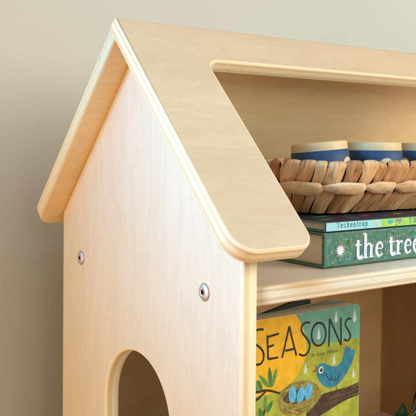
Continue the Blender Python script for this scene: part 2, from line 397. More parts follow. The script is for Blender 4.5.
def slabtext(pr, text, x, y, em, m, w=.11, track=0):
    G = {'T': ([[(.0, .94), (.7, .94)], [(.35, .94), (.35, .03)], [(.2, .04), (.5, .04)], [(.03, .94), (.03, .78)], [(.67, .94), (.67, .78)]], .74),
         'e': ([arc(.27, .31, .22, .28, 0, 310), [(.06, .33), (.48, .33)]], .58), 'c': ([arc(.27, .31, .22, .28, 45, 315)], .54),
         'k': ([[(.12, .98), (.12, .03)], [(.0, .95), (.12, .95)], [(.0, .04), (.24, .04)], [(.14, .28), (.44, .58)], [(.24, .38), (.48, .04)], [(.38, .04), (.56, .04)], [(.34, .59), (.54, .59)]], .60),
         'n': ([[(.12, .6), (.12, .03)], [(.0, .59), (.12, .59)], [(.0, .04), (.24, .04)], [(.12, .42), (.22, .58), (.36, .58), (.44, .44), (.44, .03)], [(.33, .04), (.56, .04)]], .62),
         't': ([[(.16, .82), (.16, .15), (.24, .04), (.36, .1)], [(.0, .59), (.34, .59)]], .42),
         'r': ([[(.12, .6), (.12, .03)], [(.0, .59), (.12, .59)], [(.0, .04), (.26, .04)], [(.12, .4), (.22, .56), (.38, .58)]], .46),
         'u': ([[(.12, .59), (.12, .2), (.2, .05), (.34, .05), (.44, .2)], [(.0, .59), (.12, .59)], [(.44, .6), (.44, .03)], [(.34, .59), (.44, .59)], [(.44, .04), (.54, .04)]], .62),
         'p': ([[(.12, .6), (.12, -.26)], [(.0, .59), (.12, .59)], [(.0, -.25), (.26, -.25)], arc(.28, .31, .19, .27, 160, -160)], .58),
         'R': ([[(.14, .94), (.14, .03)], [(.0, .04), (.3, .04)], [(.0, .94), (.4, .94), (.56, .82), (.56, .62), (.42, .5), (.14, .5)], [(.36, .5), (.6, .04)], [(.5, .04), (.7, .04)]], .76),
         'E': ([[(.14, .94), (.14, .03)], [(.0, .94), (.58, .94)], [(.0, .04), (.6, .04)], [(.14, .5), (.46, .5)], [(.58, .94), (.58, .76)], [(.6, .04), (.6, .22)]], .70)}
    for ch in text:
        S, adv = G[ch]
        for p in S: pr.stroke([(x + a * em, y + b * em) for a, b in p], w * em, m, smooth=1)
        x += (adv + track) * em
pr = Print(.00022, .000001); slabtext(pr, 'Teckentrup', .1301, .0346, .0052, tealtxt, .13, .19); pr.done('author_lettering', SPT, sb2)
pr = Print(.00022, .000001); slabtext(pr, 'TREE', .2252, .0340, .0048, slate, .15, .6); pr.done('title_lettering', SPT, sb2)
TOPM = frame((0, 0, Z1), (1, 0, 0), (0, 1, 0), (0, 0, 1))
pr = Print(.0001, .000004)
for (x, y, a, ln, w, m) in [(.135, .052, .25, .030, .004, brightg), (.15, .074, .1, .035, .004, brightg), (.168, .050, -.1, .016, .003, tealtxt), (.195, .060, .2, .016, .004, red), (.213, .052, .0, .018, .003, tealtxt), (.236, .058, .1, .014, .0045, amber), (.262, .060, -.2, .015, .004, red), (.268, .048, .1, .02, .003, amber), (.30, .055, .3, .02, .004, brightg), (.14, .10, .4, .03, .004, brightg), (.33, .05, .3, .02, .004, amber), (.128, .12, .8, .03, .003, brightg)]:
    pr.leaf((x - ln / 2 * math.cos(a), y - ln / 2 * math.sin(a)), (x + ln / 2 * math.cos(a), y + ln / 2 * math.sin(a)), w, m)
pr.done('cover_print', TOPM, sb2)

# ------------------------------------------------------------------ basket
def fibre(name, stops, sx=600, sy=18, rough=.7, dk=.95):
    t = NT(name); uv = t.n('ShaderNodeUVMap'); g = t.n('ShaderNodeNewGeometry')
    f1 = t.noise(uv.outputs[0], 1, 6, .72, (sx * .55, sy * 2.2, 1), 1.1); f2 = t.noise(uv.outputs[0], 1, 4, .6, (sx * .2, sy * 3, 1), .8)
    c = t.ramp(g.outputs['Random Per Island'], stops)
    c = t.mix(t.ramp(f2, [(.35, (0, 0, 0, 1)), (.7, (.5, .5, .5, 1))]), c, lin(204, 138, 78))
    c = t.mix(t.ramp(f1, [(.32, (dk, dk, dk, 1)), (.46, (0, 0, 0, 1))]), c, lin(88, 50, 24))
    c = t.mix(t.ramp(f1, [(.55, (0, 0, 0, 1)), (.72, (.75, .75, .75, 1))]), c, lin(236, 196, 150))
    t.l(c, t.b.inputs['Base Color']); t.set(Roughness=rough); t.bump(f1, .9, .0012); return t.m
leafm = fibre('water hyacinth strip', [(0, lin(158, 104, 60)), (.2, lin(214, 164, 108)), (.45, lin(230, 188, 136)), (.7, lin(190, 134, 82)), (1, lin(236, 200, 152))])
palem = fibre('pale twisted weft', [(0, lin(240, 208, 160)), (.5, lin(246, 222, 180)), (1, lin(214, 180, 134))], 350, 25, .7, .4)
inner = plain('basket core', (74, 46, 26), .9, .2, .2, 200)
BZ = .0412; RZ = .0895
bk = empty('woven_basket', (.27, .135, BZ), 'brown woven basket of flat plant strips with a pale twisted band, holding the cups', 'basket')
def rr_point(hx, hy, r, s):
    """point and outward normal at arc length s of rounded rectangle centred at 0"""
    segs = [('l', (-hx + r, -hy), (hx - r, -hy), (0, -1)), ('a', (hx - r, -hy + r), -90), ('l', (hx, -hy + r), (hx, hy - r), (1, 0)), ('a', (hx - r, hy - r), 0),
            ('l', (hx - r, hy), (-hx + r, hy), (0, 1)), ('a', (-hx + r, hy - r), 90), ('l', (-hx, hy - r), (-hx, -hy + r), (-1, 0)), ('a', (-hx + r, -hy + r), 180)]
    tot = 4 * (hx - r) + 4 * (hy - r) + 2 * PI * r; s = (s % 1.0) * tot
    for g in segs:
        ln = PI / 2 * r if g[0] == 'a' else (Vector(g[2]) - Vector(g[1])).length
        if s <= ln or g is segs[-1]:
            if g[0] == 'a':
                q = rad(g[2]) + s / r; return Vector((g[1][0] + r * math.cos(q), g[1][1] + r * math.sin(q))), Vector((math.cos(q), math.sin(q)))
            p = Vector(g[1]).lerp(Vector(g[2]), s / ln); return p, Vector(g[3])
        s -= ln
BCX, BCY = .262, .132
def wall_pt(s, t, off=0):
    """s 0..1 round the basket, t 0 (bottom) .. 1 (rim)"""
    fl = .030 * (1 - (1 - t) ** 1.25) ; hx = .112 + fl; hy = .054 + fl; r = .028 + fl * .9
    bulge = .003 * math.sin(PI * min(1, t * 1.0))
    p, n = rr_point(hx, hy, r, s)
    p = p + n * (off + bulge)
    return Vector((BCX + p.x, BCY + p.y, BZ + .001 + (RZ - BZ - .001) * t)), Vector((n.x, n.y, 0))
PER = 2 * (.14 + .08) * 2 * .9
def strip(bm, uvl, s0, s1, lean, wob):
    nu = 14; rows = []
    ts = [('in', .70), ('in', .84), ('in', .95), ('top', 1.0), ('out', .97), ('out', .90), ('out', .80), ('out', .70), ('out', .62), ('out', .54), ('out', .46), ('out', .36), ('out', .24), ('out', .12), ('out', .03), ('out', 0)]
    vv = 0; hv = R.uniform(-.0008, .0008); phase = R.uniform(0, 6)
    for k, (w, t) in enumerate(ts):
        row = []
        pinch = 1 - .16 * math.exp(-((t - .5) / .09) ** 2) if w != 'in' else .9
        pinch *= 1 + R.uniform(-.05, .03)
        for j in range(nu + 1):
            u = j / nu * 2 - 1; sc = (s0 + s1) / 2 + (s1 - s0) / 2 * u * pinch * .985 + lean * (t - .5) * (1 if w != 'in' else .5)
            sc += .0012 * math.sin(phase + t * 5) * wob
            bul = (1 - abs(u) ** 3.4) * .0021 + .0004 * math.sin(u * 4 + phase) * (w == 'out') + .00014 * math.sin(u * 9 + phase * 2 + t * 6) * (w == 'out')
            jit = R.uniform(-.00022, .00022)
            if w == 'in': off = -.0038 - bul * .5
            elif w == 'top': off = -.0016
            else: off = bul - .0002 - .0016 * math.exp(-((t - .52) / .08) ** 2) + .0009 * math.sin(phase + t * 9 + u * 2) + jit
            p, n = wall_pt(sc, t, off)
            if w == 'top': p.z += .0016 + bul * .55 + hv
            elif t >= .95: p.z += hv
            row.append((bm.verts.new(p), u * (s1 - s0) / 2 * PER + s0 * 3.1, vv))
        rows.append(row); vv += .006
    for a, b in zip(rows, rows[1:]):
        for j in range(nu):
            q = (a[j], a[j + 1], b[j + 1], b[j]); f = bm.faces.new([x[0] for x in q]); f.smooth = True
            for lp, x in zip(f.loops, q): lp[uvl].uv = (x[1], x[2])
bm = bmesh.new(); uvl = bm.loops.layers.uv.new('UVMap'); s_ = 0.0
while s_ < 1:
    w = R.choice([R.uniform(.008, .014), R.uniform(.014, .024), R.uniform(.016, .026)]) / PER
    if s_ + w > 1 - .006: w = 1 - s_
    strip(bm, uvl, s_, s_ + w, R.uniform(.001, .012), R.uniform(.2, 1)); s_ += w
sides = mesh_obj('woven_sides', bm, leafm, bk)
# core shell and base
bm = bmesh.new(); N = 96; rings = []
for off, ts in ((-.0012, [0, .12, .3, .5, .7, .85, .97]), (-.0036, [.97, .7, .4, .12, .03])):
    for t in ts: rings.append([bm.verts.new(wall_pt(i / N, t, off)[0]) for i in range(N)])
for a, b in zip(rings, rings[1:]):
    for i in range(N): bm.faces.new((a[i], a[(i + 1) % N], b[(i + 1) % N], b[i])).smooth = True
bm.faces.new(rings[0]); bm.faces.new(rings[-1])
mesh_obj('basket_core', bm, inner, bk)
# twined band: fat tapering twists
bm = bmesh.new(); uvl = bm.loops.layers.uv.new('UVMap'); nb = 18
for k in range(nb):
    c0 = k / nb + .0085; c1 = (k + 1) / nb + .0065 + .0085; NU, NV = 18, 12; rows = []; tw = R.uniform(.8, 1.2); rz = R.uniform(.90, 1.06)
    for i in range(NU + 1):
        q = i / NU; env = max(.12, min(1, (q / .38) ** .7 if q > 0 else 0) * min(1, ((1 - q) / .12) ** .5))
        row = []
        for j in range(NV):
            a = 2 * PI * j / NV; tz = .515 + .055 * (q - .5) * -tw + math.sin(a) * .135 * env * rz
            off = .0034 + math.cos(a) * .0034 * env + .0012 * math.sin(PI * q) + .0005 * math.sin(a * 3 + q * 11 + k) + R.uniform(-.00022, .00022)
            p, n = wall_pt(c0 + (c1 - c0) * q, tz, off); row.append((bm.verts.new(p), j / NV * .03, q * .045 + k))
        rows.append(row)
    for a, b in zip(rows, rows[1:]):
        for j in range(NV):
            j2 = (j + 1) % NV; qd = (a[j], a[j2], b[j2], b[j]); f = bm.faces.new([x[0] for x in qd]); f.smooth = True
            for lp, x in zip(f.loops, qd): lp[uvl].uv = (x[1] + (.03 if (j2 == 0 and x in (a[j2], b[j2])) else 0), x[2])
    bm.faces.new([x[0] for x in rows[0]]); bm.faces.new([x[0] for x in rows[-1]])
mesh_obj('twisted_band', bm, palem, bk)
# loose fibres poking out
bm = bmesh.new(); uvl = bm.loops.layers.uv.new('UVMap')
for k in range(150):
    s0 = R.uniform(0, 1); t0 = R.choice([R.uniform(.42, .6), R.uniform(.9, 1.0)]); p, n = wall_pt(s0, t0, .003); d = Vector((R.uniform(-1, 1), R.uniform(-1, 1), R.uniform(-.6, .8))).normalized() * .5 + n * .6
    ln = R.uniform(.002, .006); side = d.cross(Vector((0, 0, 1))).normalized() * .00016; e = p + d * ln + Vector((0, 0, R.uniform(-.001, .001)))
    m_ = (p + e) / 2 + Vector((0, 0, .0005))
    a = [bm.verts.new(x) for x in (p - side, p + side, m_ + side * .8, m_ - side * .8)]; bm.faces.new(a); b = bm.verts.new(e); bm.faces.new((a[3], a[2], b))
mesh_obj('loose_fibre', bm, palem, bk)['kind'] = 'stuff'

# ------------------------------------------------------------------ cups
cup_wood = ply_face('turned beech', 'x', (236, 204, 148), (216, 180, 124), .62, 5.0)
blue = plain('blue glaze paint', (28, 64, 96), .6, .5, .08, 200)
dotm = plain('cream dot', (216, 196, 158), .5, .4)
CUPH = .064
def lathe(bm, prof, n=64, close=False, mi=0):
    rings = [[bm.verts.new((r * math.cos(2 * PI * i / n), r * math.sin(2 * PI * i / n), z)) for i in range(n)] for r, z in prof]
    for a, b in zip(rings, rings[1:]):
        for i in range(n): f = bm.faces.new((a[i], a[(i + 1) % n], b[(i + 1) % n], b[i])); f.smooth = True; f.material_index = mi
    return rings
def cup(loc, tilt, rz, label, copy=None):
    if copy is None:
        root = empty('cup', (0, 0, 0), label, 'cup', 'painted wooden cups in the basket')
        bm = bmesh.new(); ro = lambda z: .0295 - .0030 * (z / CUPH) ** 1.5 - .0035 * max(0, 1 - z / .008) ** 2
        out = [(ro(z), z) for z in (0, .001, .003, .006, .010, .02, .03, .04, .05, .058, .0625)]
        out += [(.0258, .0636), (.0250, .0640), (.0240, .0636), (.0234, .0622), (.0232, .05), (.0236, .03), (.0238, .012), (.021, .006), (.012, .005)]
        r = lathe(bm, out); bm.faces.new(r[0]); bm.faces.new(r[-1]); mesh_obj('cup_body', bm, cup_wood, root)
        bm = bmesh.new(); lathe(bm, [(ro(z) + d, z) for z, d in ((.012, -.0001), (.0122, .00035), (.02, .00035), (.035, .00035), (.045, .00035), (.0558, .00035), (.056, -.0001))])
        mesh_obj('painted_band', bm, blue, root)
        for k in range(4):
            bm = bmesh.new()
            a0 = 2 * PI * k / 4 + .35
            vs = []; n = 22
            for i in range(n):
                q = 2 * PI * i / n; z = .0404 + .0082 * math.sin(q); aa = a0 + .0082 * math.cos(q) / .028; rr = ro(z) + .00052
                vs.append(bm.verts.new((rr * math.cos(aa), rr * math.sin(aa), z)))
            c = bm.verts.new(((ro(.0404) + .00075) * math.cos(a0), (ro(.0404) + .00075) * math.sin(a0), .0365))
            for i in range(n): bm.faces.new((vs[i], vs[(i + 1) % n], c)).smooth = True
            mesh_obj('dot_print', bm, dotm, root)
    else:
        root = copy.copy(); C.objects.link(root); root['label'] = label
        for ch in list(copy.children):
            c = ch.copy(); C.objects.link(c); c.parent = root
    root.matrix_basis = Matrix.Translation(loc) @ Matrix.Rotation(tilt[1], 4, Vector((-.695, -.719, 0))) @ Matrix.Rotation(tilt[0], 4, Vector((.719, -.695, 0))) @ Matrix.Rotation(rz, 4, 'Z') @ Matrix.Scale(1.05, 4)
    return root
c1 = cup((.1975, .118, .0420), (rad(.2), rad(5.6)), rad(90), 'blue banded wooden cup leaning at the left end of the basket, rim tipped')
c2 = cup((.2690, .118, .0425), (0, 0), rad(48), 'upright blue banded wooden cup in the middle, cream dot showing over the basket rim', c1)
c3 = cup((.3545, .118, .0425), (0, 0), rad(57), 'blue banded wooden cup at the right edge, partly cut off by the picture', c1)

# ------------------------------------------------------------------ board book with the bird on its cover
ART = {'sun': [(0.1861, -0.0971), (0.1859, -0.102), (0.185, -0.1068), (0.1835, -0.1114), (0.1814, -0.1158), (0.1786, -0.1198), (0.1754, -0.1235), (0.1716, -0.1268), (0.1674, -0.1298), (0.1627, -0.1322), (0.1577, -0.1343), (0.1524, -0.1358), (0.1468, -0.1369), (0.1411, -0.1374), (0.1352, -0.1375), (0.1293, -0.1371), (0.1233, -0.1362), (0.1174, -0.1349), (0.1116, -0.1331), (0.1059, -0.131), (0.1005, -0.1284), (0.0953, -0.1254), (0.0905, -0.1222), (0.0859, -0.1186), (0.0818, -0.1148), (0.078, -0.1107), (0.0747, -0.1065), (0.0718, -0.1021), (0.0695, -0.0976), (0.0676, -0.093), (0.0662, -0.0884), (0.0654, -0.0838), (0.0651, -0.0792), (0.0653, -0.0747), (0.066, -0.0704), (0.0673, -0.0661), (0.0691, -0.0621), (0.0714, -0.0583), (0.0741, -0.0548), (0.0774, -0.0515), (0.081, -0.0486), (0.0851, -0.046), (0.0896, -0.0437), (0.0944, -0.0419), (0.0995, -0.0405), (0.1048, -0.0395), (0.1104, -0.039), (0.1162, -0.039), (0.1221, -0.0394), (0.128, -0.0402), (0.1339, -0.0416), (0.1398, -0.0434), (0.1456, -0.0457), (0.1512, -0.0484), (0.1566, -0.0515), (0.1616, -0.055), (0.1664, -0.0588), (0.1707, -0.063), (0.1746, -0.0674), (0.1779, -0.0721), (0.1808, -0.0769), (0.183, -0.0819), (0.1847, -0.087), (0.1857, -0.092)], 'hill': [(0.1508, -0.0978), (0.1705, -0.0958), (0.1859, -0.0946), (0.2035, -0.0971), (0.2221, -0.0992), (0.2332, -0.0984), (0.2486, -0.0983), (0.2646, -0.1)], 'drops': [(0.2028, -0.079), (0.203, -0.0934), (0.2273, -0.0649), (0.2276, -0.0791), (0.2549, -0.0666), (0.2552, -0.0821), (0.185, -0.1132), (0.1852, -0.1254), (0.2252, -0.1107), (0.2254, -0.1228), (0.2543, -0.1296), (0.2545, -0.1414)], 'letters': [[(0.1294, -0.0727), (0.1225, -0.0715), (0.1157, -0.0737), (0.1139, -0.0788), (0.1171, -0.084), (0.1236, -0.0882), (0.129, -0.0935), (0.1303, -0.0986), (0.1284, -0.1046), (0.1238, -0.1062), (0.1167, -0.1042), (0.113, -0.1007)], [(0.1342, -0.079), (0.1348, -0.0905), (0.1354, -0.1023)], [(0.1344, -0.0807), (0.1409, -0.0801), (0.1491, -0.0793)], [(0.1353, -0.0906), (0.1426, -0.0897)], [(0.1354, -0.1023), (0.1405, -0.1027), (0.1485, -0.1026)], [(0.1534, -0.1039), (0.1578, -0.0899), (0.1625, -0.0738)], [(0.1625, -0.074), (0.1671, -0.0893), (0.1725, -0.1046)], [(0.1575, -0.0975), (0.1626, -0.0976), (0.1685, -0.0973)], [(0.1906, -0.0741), (0.1858, -0.0729), (0.181, -0.0739), (0.1781, -0.0777), (0.1798, -0.083), (0.186, -0.0889), (0.1904, -0.0946), (0.1904, -0.1008), (0.1862, -0.1055), (0.1815, -0.1065), (0.176, -0.1037)], [(0.1995, -0.0759), (0.2025, -0.0755), (0.2056, -0.0761), (0.2084, -0.0777), (0.2107, -0.0803), (0.2123, -0.0835), (0.2131, -0.0871), (0.2129, -0.0908), (0.2118, -0.0941), (0.2098, -0.0968), (0.2073, -0.0986), (0.2043, -0.0994), (0.2012, -0.099), (0.1983, -0.0977), (0.1958, -0.0953), (0.194, -0.0923), (0.193, -0.0888), (0.1929, -0.0852), (0.1938, -0.0818), (0.1954, -0.0789), (0.1978, -0.0768), (0.2006, -0.0756)], [(0.2175, -0.1022), (0.2179, -0.0882), (0.2181, -0.0733)], [(0.2181, -0.0735), (0.2262, -0.0873), (0.2353, -0.1035)], [(0.2353, -0.1033), (0.2349, -0.0885), (0.2345, -0.0741)], [(0.2498, -0.0777), (0.2462, -0.0764), (0.2429, -0.0779), (0.2406, -0.0828), (0.2459, -0.0889), (0.2495, -0.0947), (0.2483, -0.0988), (0.2446, -0.1004), (0.2392, -0.0978)]], 'byline': [(0.1925, -0.1087), (0.231, -0.1079)], 'bird': [(0.2013, -0.1209), (0.2045, -0.1181), (0.2106, -0.1177), (0.2178, -0.122), (0.2253, -0.1246), (0.2312, -0.1241), (0.2363, -0.1208), (0.2392, -0.1144), (0.2398, -0.1092), (0.2416, -0.1063), (0.2446, -0.1053), (0.2461, -0.1084), (0.25, -0.1075), (0.2504, -0.1115), (0.2552, -0.11), (0.2559, -0.1134), (0.2547, -0.119), (0.2514, -0.1259), (0.2466, -0.1315), (0.2403, -0.1385), (0.2316, -0.1444), (0.2214, -0.1461), (0.211, -0.1428), (0.2035, -0.1352), (0.2006, -0.127)], 'beak': [(0.2011, -0.1211), (0.1976, -0.1168), (0.1991, -0.1222), (0.1936, -0.1254), (0.2014, -0.1257)], 'eye': [(0.2066, -0.1249)], 'wing': [[(0.2132, -0.1286), (0.2147, -0.1325), (0.2176, -0.1356), (0.2205, -0.1382), (0.222, -0.1358), (0.2212, -0.133)], [(0.222, -0.1358), (0.2242, -0.1393), (0.2271, -0.1377), (0.2263, -0.1344)], [(0.2271, -0.1377), (0.23, -0.1393), (0.2322, -0.1365), (0.2306, -0.1331)], [(0.2322, -0.1365), (0.2351, -0.1349), (0.2343, -0.1316)]], 'legs': [[(0.2209, -0.145), (0.2213, -0.1498)], [(0.2286, -0.1449), (0.2299, -0.1502)]], 'branch': [(0.2653, -0.1469), (0.2555, -0.148), (0.245, -0.1493), (0.2331, -0.1493), (0.2215, -0.1497), (0.2114, -0.15), (0.2001, -0.1526), (0.1863, -0.1561), (0.1865, -0.1684), (0.1784, -0.1749), (0.2042, -0.1725), (0.2174, -0.1694), (0.2319, -0.1652), (0.2452, -0.1627), (0.2558, -0.1616), (0.2656, -0.1606)], 'twigs': [[(0.1158, -0.131), (0.1241, -0.1325), (0.1308, -0.1322), (0.1386, -0.1338), (0.1487, -0.1378), (0.1553, -0.1402)], [(0.1159, -0.1407), (0.1242, -0.1389), (0.1283, -0.1362), (0.1333, -0.1337)], [(0.1286, -0.1616), (0.131, -0.1533), (0.1341, -0.1471)]], 'lv': [[(0.1394, -0.1314), (0.137, -0.1102)], [(0.1404, -0.1316), (0.1468, -0.113)], [(0.1381, -0.1311), (0.124, -0.116)], [(0.1282, -0.1321), (0.1223, -0.1206)], [(0.132, -0.1515), (0.1326, -0.1366)], [(0.1341, -0.1553), (0.1418, -0.144)], [(0.1305, -0.162), (0.1242, -0.1481)], [(0.1232, -0.1314), (0.1169, -0.1177)]], 'nest': [(0.1767, -0.1482), (0.2058, -0.1537), (0.1764, -0.1308)], 'hollow': [(0.1753, -0.1452), (0.1952, -0.1476), (0.1752, -0.1374)], 'eggs': [(0.1678, -0.1429), (0.1791, -0.1453), (0.1897, -0.1439)], 'lime2': [(0.1857, -0.1133)]}
YB = .13; ZT = -.0624; XR = .2634; XL = .060; ZB = -.2706
bb = empty('board_book', (.16, YB + .01, ZB), 'board book titled SEASONS with a blue bird and nest on the cover, standing upright', 'book')
sq = rounded([(XL, ZB, .006), (XR, ZB, .006), (XR, ZT, .006), (XL, ZT, .006)], 8)
MB = frame((0, YB + .0008, 0), (1, 0, 0), (0, 0, 1), (0, -1, 0))
teal = ink('teal cover', (96, 158, 142), .08, .5, 90); limeb = ink('lime cover', (158, 164, 50), .16, .5, 60); 
slab('front_cover', sq, [], .0016, .0003, [teal, ink('cover board edge', (190, 186, 170))], bb, MB, 2)
pgm = paper('board pages', (228, 222, 206), 2)
slab('page_block', rounded([(XL + .0005, ZB + .0003, .006), (XR - .0008, ZB + .0003, .006), (XR - .0008, ZT - .0008, .006), (XL + .0005, ZT - .0008, .006)], 8), [], .0155, .0004, [pgm, pgm], bb, frame((0, YB + .00165 + .0155 / 2, 0), (1, 0, 0), (0, 0, 1), (0, -1, 0)), 2)
slab('back_cover', sq, [], .0016, .0003, [teal, teal], bb, frame((0, YB + .0182, 0), (1, 0, 0), (0, 0, 1), (0, -1, 0)), 2)
FB = frame((0, YB, 0), (1, 0, 0), (0, 0, 1), (0, -1, 0))
yel = ink('yellow sun', (232, 178, 24), .08, .5, 80); dropm = ink('pale drop', (196, 206, 214)); black = ink('black brush ink', (18, 22, 26), .1); grn2 = ink('grass green', (140, 172, 66), .1, .5, 70)
def clip(pts, eps=.0004):
    return [(min(max(x, XL + eps), XR - eps), min(max(y, ZB + eps), ZT - eps)) for x, y in pts]
def art_clip_sun(pts):   # keep inside the cover
    return clip(pts)
pr = Print(.00005, .0000003)
h = ART['hill']; pr.poly([(XL + .0006, h[0][1])] + [(min(x, XR - .0006), y) for x, y in h] + [(XR - .0006, ZB + .007), (XR - .006, ZB + .0012), (XL + .006, ZB + .0012), (XL + .0006, ZB + .007)], limeb)
h0 = ART['lime2'][0]
sp = [p for p in ART['sun']]
sp2 = clip(sp); q = [sp2[0]]
for p in sp2[1:]:
    if (Vector(p) - Vector(q[-1])).length > 1e-5: q.append(p)
pr.poly(q, yel)
dr = ART['drops']
def drop(a, b, m):
    a = Vector(a); b = Vector(b); d = b - a; nn = Vector((-d.y, d.x)).normalized(); w = d.length * .17
    L1 = [(0, .05), (.2, .25), (.45, .6), (.65, .95), (.8, 1), (.92, .7), (1, .0)]
    P = [a + d * t + nn * w * k for t, k in L1] + [a + d * t - nn * w * k for t, k in reversed(L1[:-1])]
    pr.poly([tuple(p) for p in P], m)
for i in range(0, len(dr), 2): drop(dr[i], dr[i + 1], dropm)
for (x, z) in ((.16, -.235), (.20, -.225), (.235, -.21), (.245, -.25), (.12, -.25), (.09, -.22)): drop((x, z + .009), (x, z - .009), dropm)
brn = ink('brown branch', (68, 46, 30), .3, .6, 150); brn2 = ink('branch streak', (46, 32, 24), .2); brn3 = ink('branch light streak', (112, 82, 52), .2)
B = ART['branch']; pr.poly([(min(x, XR - .0006), y) for x, y in B], brn)
up, lo = B[:8], B[-6:][::-1]
for k in range(60):
    t = R.uniform(.06, .94); i0 = R.uniform(0, 3.2); ln = R.uniform(.6, 1.5)
    def bp(i):
        i = min(i, 4.999); a = Vector(up[int(i)]).lerp(Vector(up[int(i) + 1]), i % 1); b = Vector(lo[int(i)]).lerp(Vector(lo[min(5, int(i) + 1)]), i % 1); v = a.lerp(b, t); return (min(v.x, XR - .0008), v.y)
    pr.stroke([bp(i0), bp(i0 + ln / 2), bp(i0 + ln)], .0006, R.choice([brn2, brn2, brn3]), True, 1)
for tw in ART['twigs']: pr.stroke([(max(x, XL + .001), y) for x, y in tw], (.0034, .0018), ink('twig', (52, 36, 26)), False)
lg1 = ink('leaf green', (62, 116, 58), .15); lg2 = ink('leaf green light', (92, 146, 66), .15); 
for k, (a, b) in enumerate(ART['lv']): 
    a = (max(a[0], XL + .001), a[1]); b = (max(b[0], XL + .001), b[1]); pr.leaf(a, b, .0052, [lg1, lg2, lg2, lg1, lg2, lg1][k % 6]); pr.stroke([a, b], .0005, ink('leaf vein', (40, 84, 44)), True)
nc, nx, nz = [Vector(p) for p in ART['nest']]; rx = nx.x - nc.x; rz = nz.y - nc.y
olive = ink('nest olive', (138, 122, 50), .2, .6, 150); ol2 = ink('nest straw', (182, 166, 84), .1); ol3 = ink('nest dark', (84, 72, 30), .1)
pr.ell(nc, rx, rz, olive, 0, 40)
hc, hx_, hz_ = [Vector(p) for p in ART['hollow']]
for k in range(230):
    a = R.uniform(0, 2 * PI); q = R.uniform(.62, 1.03); da = R.uniform(.15, .45); dq = R.uniform(-.08, .08)
    P = [(nc.x + rx * (q + dq * t) * math.cos(a + da * t), nc.y + rz * (q + dq * t) * math.sin(a + da * t)) for t in (0, .33, .66, 1)]
    pr.stroke(P, .00045, R.choice([ol2, ol3, ol2, olive]), True, 1)
pr.ell(hc, hx_.x - hc.x, (hz_.y - hc.y), ink('nest hollow', (62, 56, 28), .1), 0, 32)
for k in range(40):
    a = R.uniform(0, 2 * PI); q = R.uniform(.7, 1.0); P = [(hc.x + (hx_.x - hc.x) * q * math.cos(a + t), hc.y + (hz_.y - hc.y) * q * math.sin(a + t)) for t in (0, .15, .3)]
    pr.stroke(P, .0004, R.choice([ol2, olive]), True, 1)
egg = ink('egg blue', (84, 172, 214), .12, .5, 300); eggl = ink('egg light', (140, 206, 232)); eggd = ink('egg dark', (40, 110, 160))
for k, e in enumerate(ART['eggs']):
    pr.ell(e, .0052, .0084, egg, [0.05, -.35, -.25][k], 24); pr.stroke([(e[0] - .001, e[1] + .004), (e[0] - .002, e[1]), (e[0] - .0005, e[1] - .003)], .0006, eggd); pr.stroke([(e[0] + .0022, e[1] + .004), (e[0] + .003, e[1] + .0005)], .0009, eggl)
for lg in ART['legs']: pr.stroke(lg, .0006, black)
bird = ink('bird blue', (36, 120, 148), .16, .5, 120); birdl = ink('bird light stroke', (70, 156, 180), .1)
b = [Vector(p) for p in ART['bird']]
# smooth the outline once
sm = []
for i in range(len(b)):
    p, q = b[i], b[(i + 1) % len(b)]; sm += [tuple(p * .75 + q * .25), tuple(p * .25 + q * .75)]
pr.poly(sm, bird)
cx = sum(p.x for p in b) / len(b); cz = sum(p.y for p in b) / len(b)
pr.poly(ART['beak'], ink('beak brown', (140, 88, 40)))
ex = ART['eye'][0]; pr.ell(ex, .0034, .0036, white); pr.ell((ex[0] + .0004, ex[1]), .0021, .0022, black); pr.ell((ex[0], ex[1] + .001), .0005, .0005, white, 0, 8)
for w in ART['wing']: pr.stroke(w, .0012, ink('wing ink', (20, 48, 70)))
pr.done('cover_art', FB, bb)
pr = Print(.00022, .0000003)
for lt in ART['letters']:
    lt = [(max(x, XL + .002), y) for x, y in lt]; pr.stroke(lt, .0022, black, False, 2)
pr.done('title_lettering', FB, bb)
# small author line
cu = bpy.data.curves.new('byline', 'FONT'); cu.body = 'By Katie Wilson'; cu.size = .0052; cu.shear = .3
tmp = bpy.data.objects.new('byline', cu); C.objects.link(tmp); bpy.context.view_layer.update()
me = bpy.data.meshes.new_from_object(tmp); bpy.data.objects.remove(tmp); bpy.data.curves.remove(cu)
a, b_ = ART['byline']; wd = max(v.co.x for v in me.vertices); k = (b_[0] - a[0]) / wd
for v in me.vertices: v.co = Vector((v.co.x * k, v.co.y * 1.0, 0))
by = bpy.data.objects.new('author_line', me); C.objects.link(by); me.materials.clear(); me.materials.append(ink('grey brush ink', (92, 100, 44)))
by.matrix_basis = FB @ Matrix.Translation((a[0], a[1] - .001, .00022)); attach(by, bb)

# books behind it: upright, leaning
def upright(name, y0, th, lx, w, top0, slope, mat, label, pm, radc=.005):
    """front face at y0; the top edge passes z=top0 at x=lx and rises with the given slope"""
    a = math.atan(slope); ca, sa = math.cos(a), math.sin(a)
    # height so that the lowest corner just meets the shelf
    h = (top0 - (-.2706)) / ca - 0.0 if slope == 0 else (top0 - (-.2706)) * ca - .0
    # local x along the top edge, local y up
    root = empty(name, (lx, y0, -.2706), label, 'book')
    o = Vector((lx, top0))
    # lower-left corner z = top0 - h*ca ; lower-right = top0 + w*sa - h*ca -> the left corner is the lowest
    h = (top0 + .2704) / ca
    M = frame((lx, y0, top0), (ca, 0, sa), (-sa, 0, ca), (0, -1, 0))
    def sl(nm, d, t, m, ins=0):
        MM = frame((lx, y0 + d + t / 2, top0), (ca, 0, sa), (-sa, 0, ca), (0, -1, 0))
        slab(nm, rounded([(ins, -h + ins, radc), (w - ins, -h + ins, radc), (w - ins, -ins, radc), (ins, -ins, radc)], 6), [], t, .0003, m, root, MM, 2)
    sl('front_cover', 0, .0018, mat); sl('page_block', .00185, th - .0037, [pm, pm], .0015); sl('back_cover', th - .0018, .0018, mat)
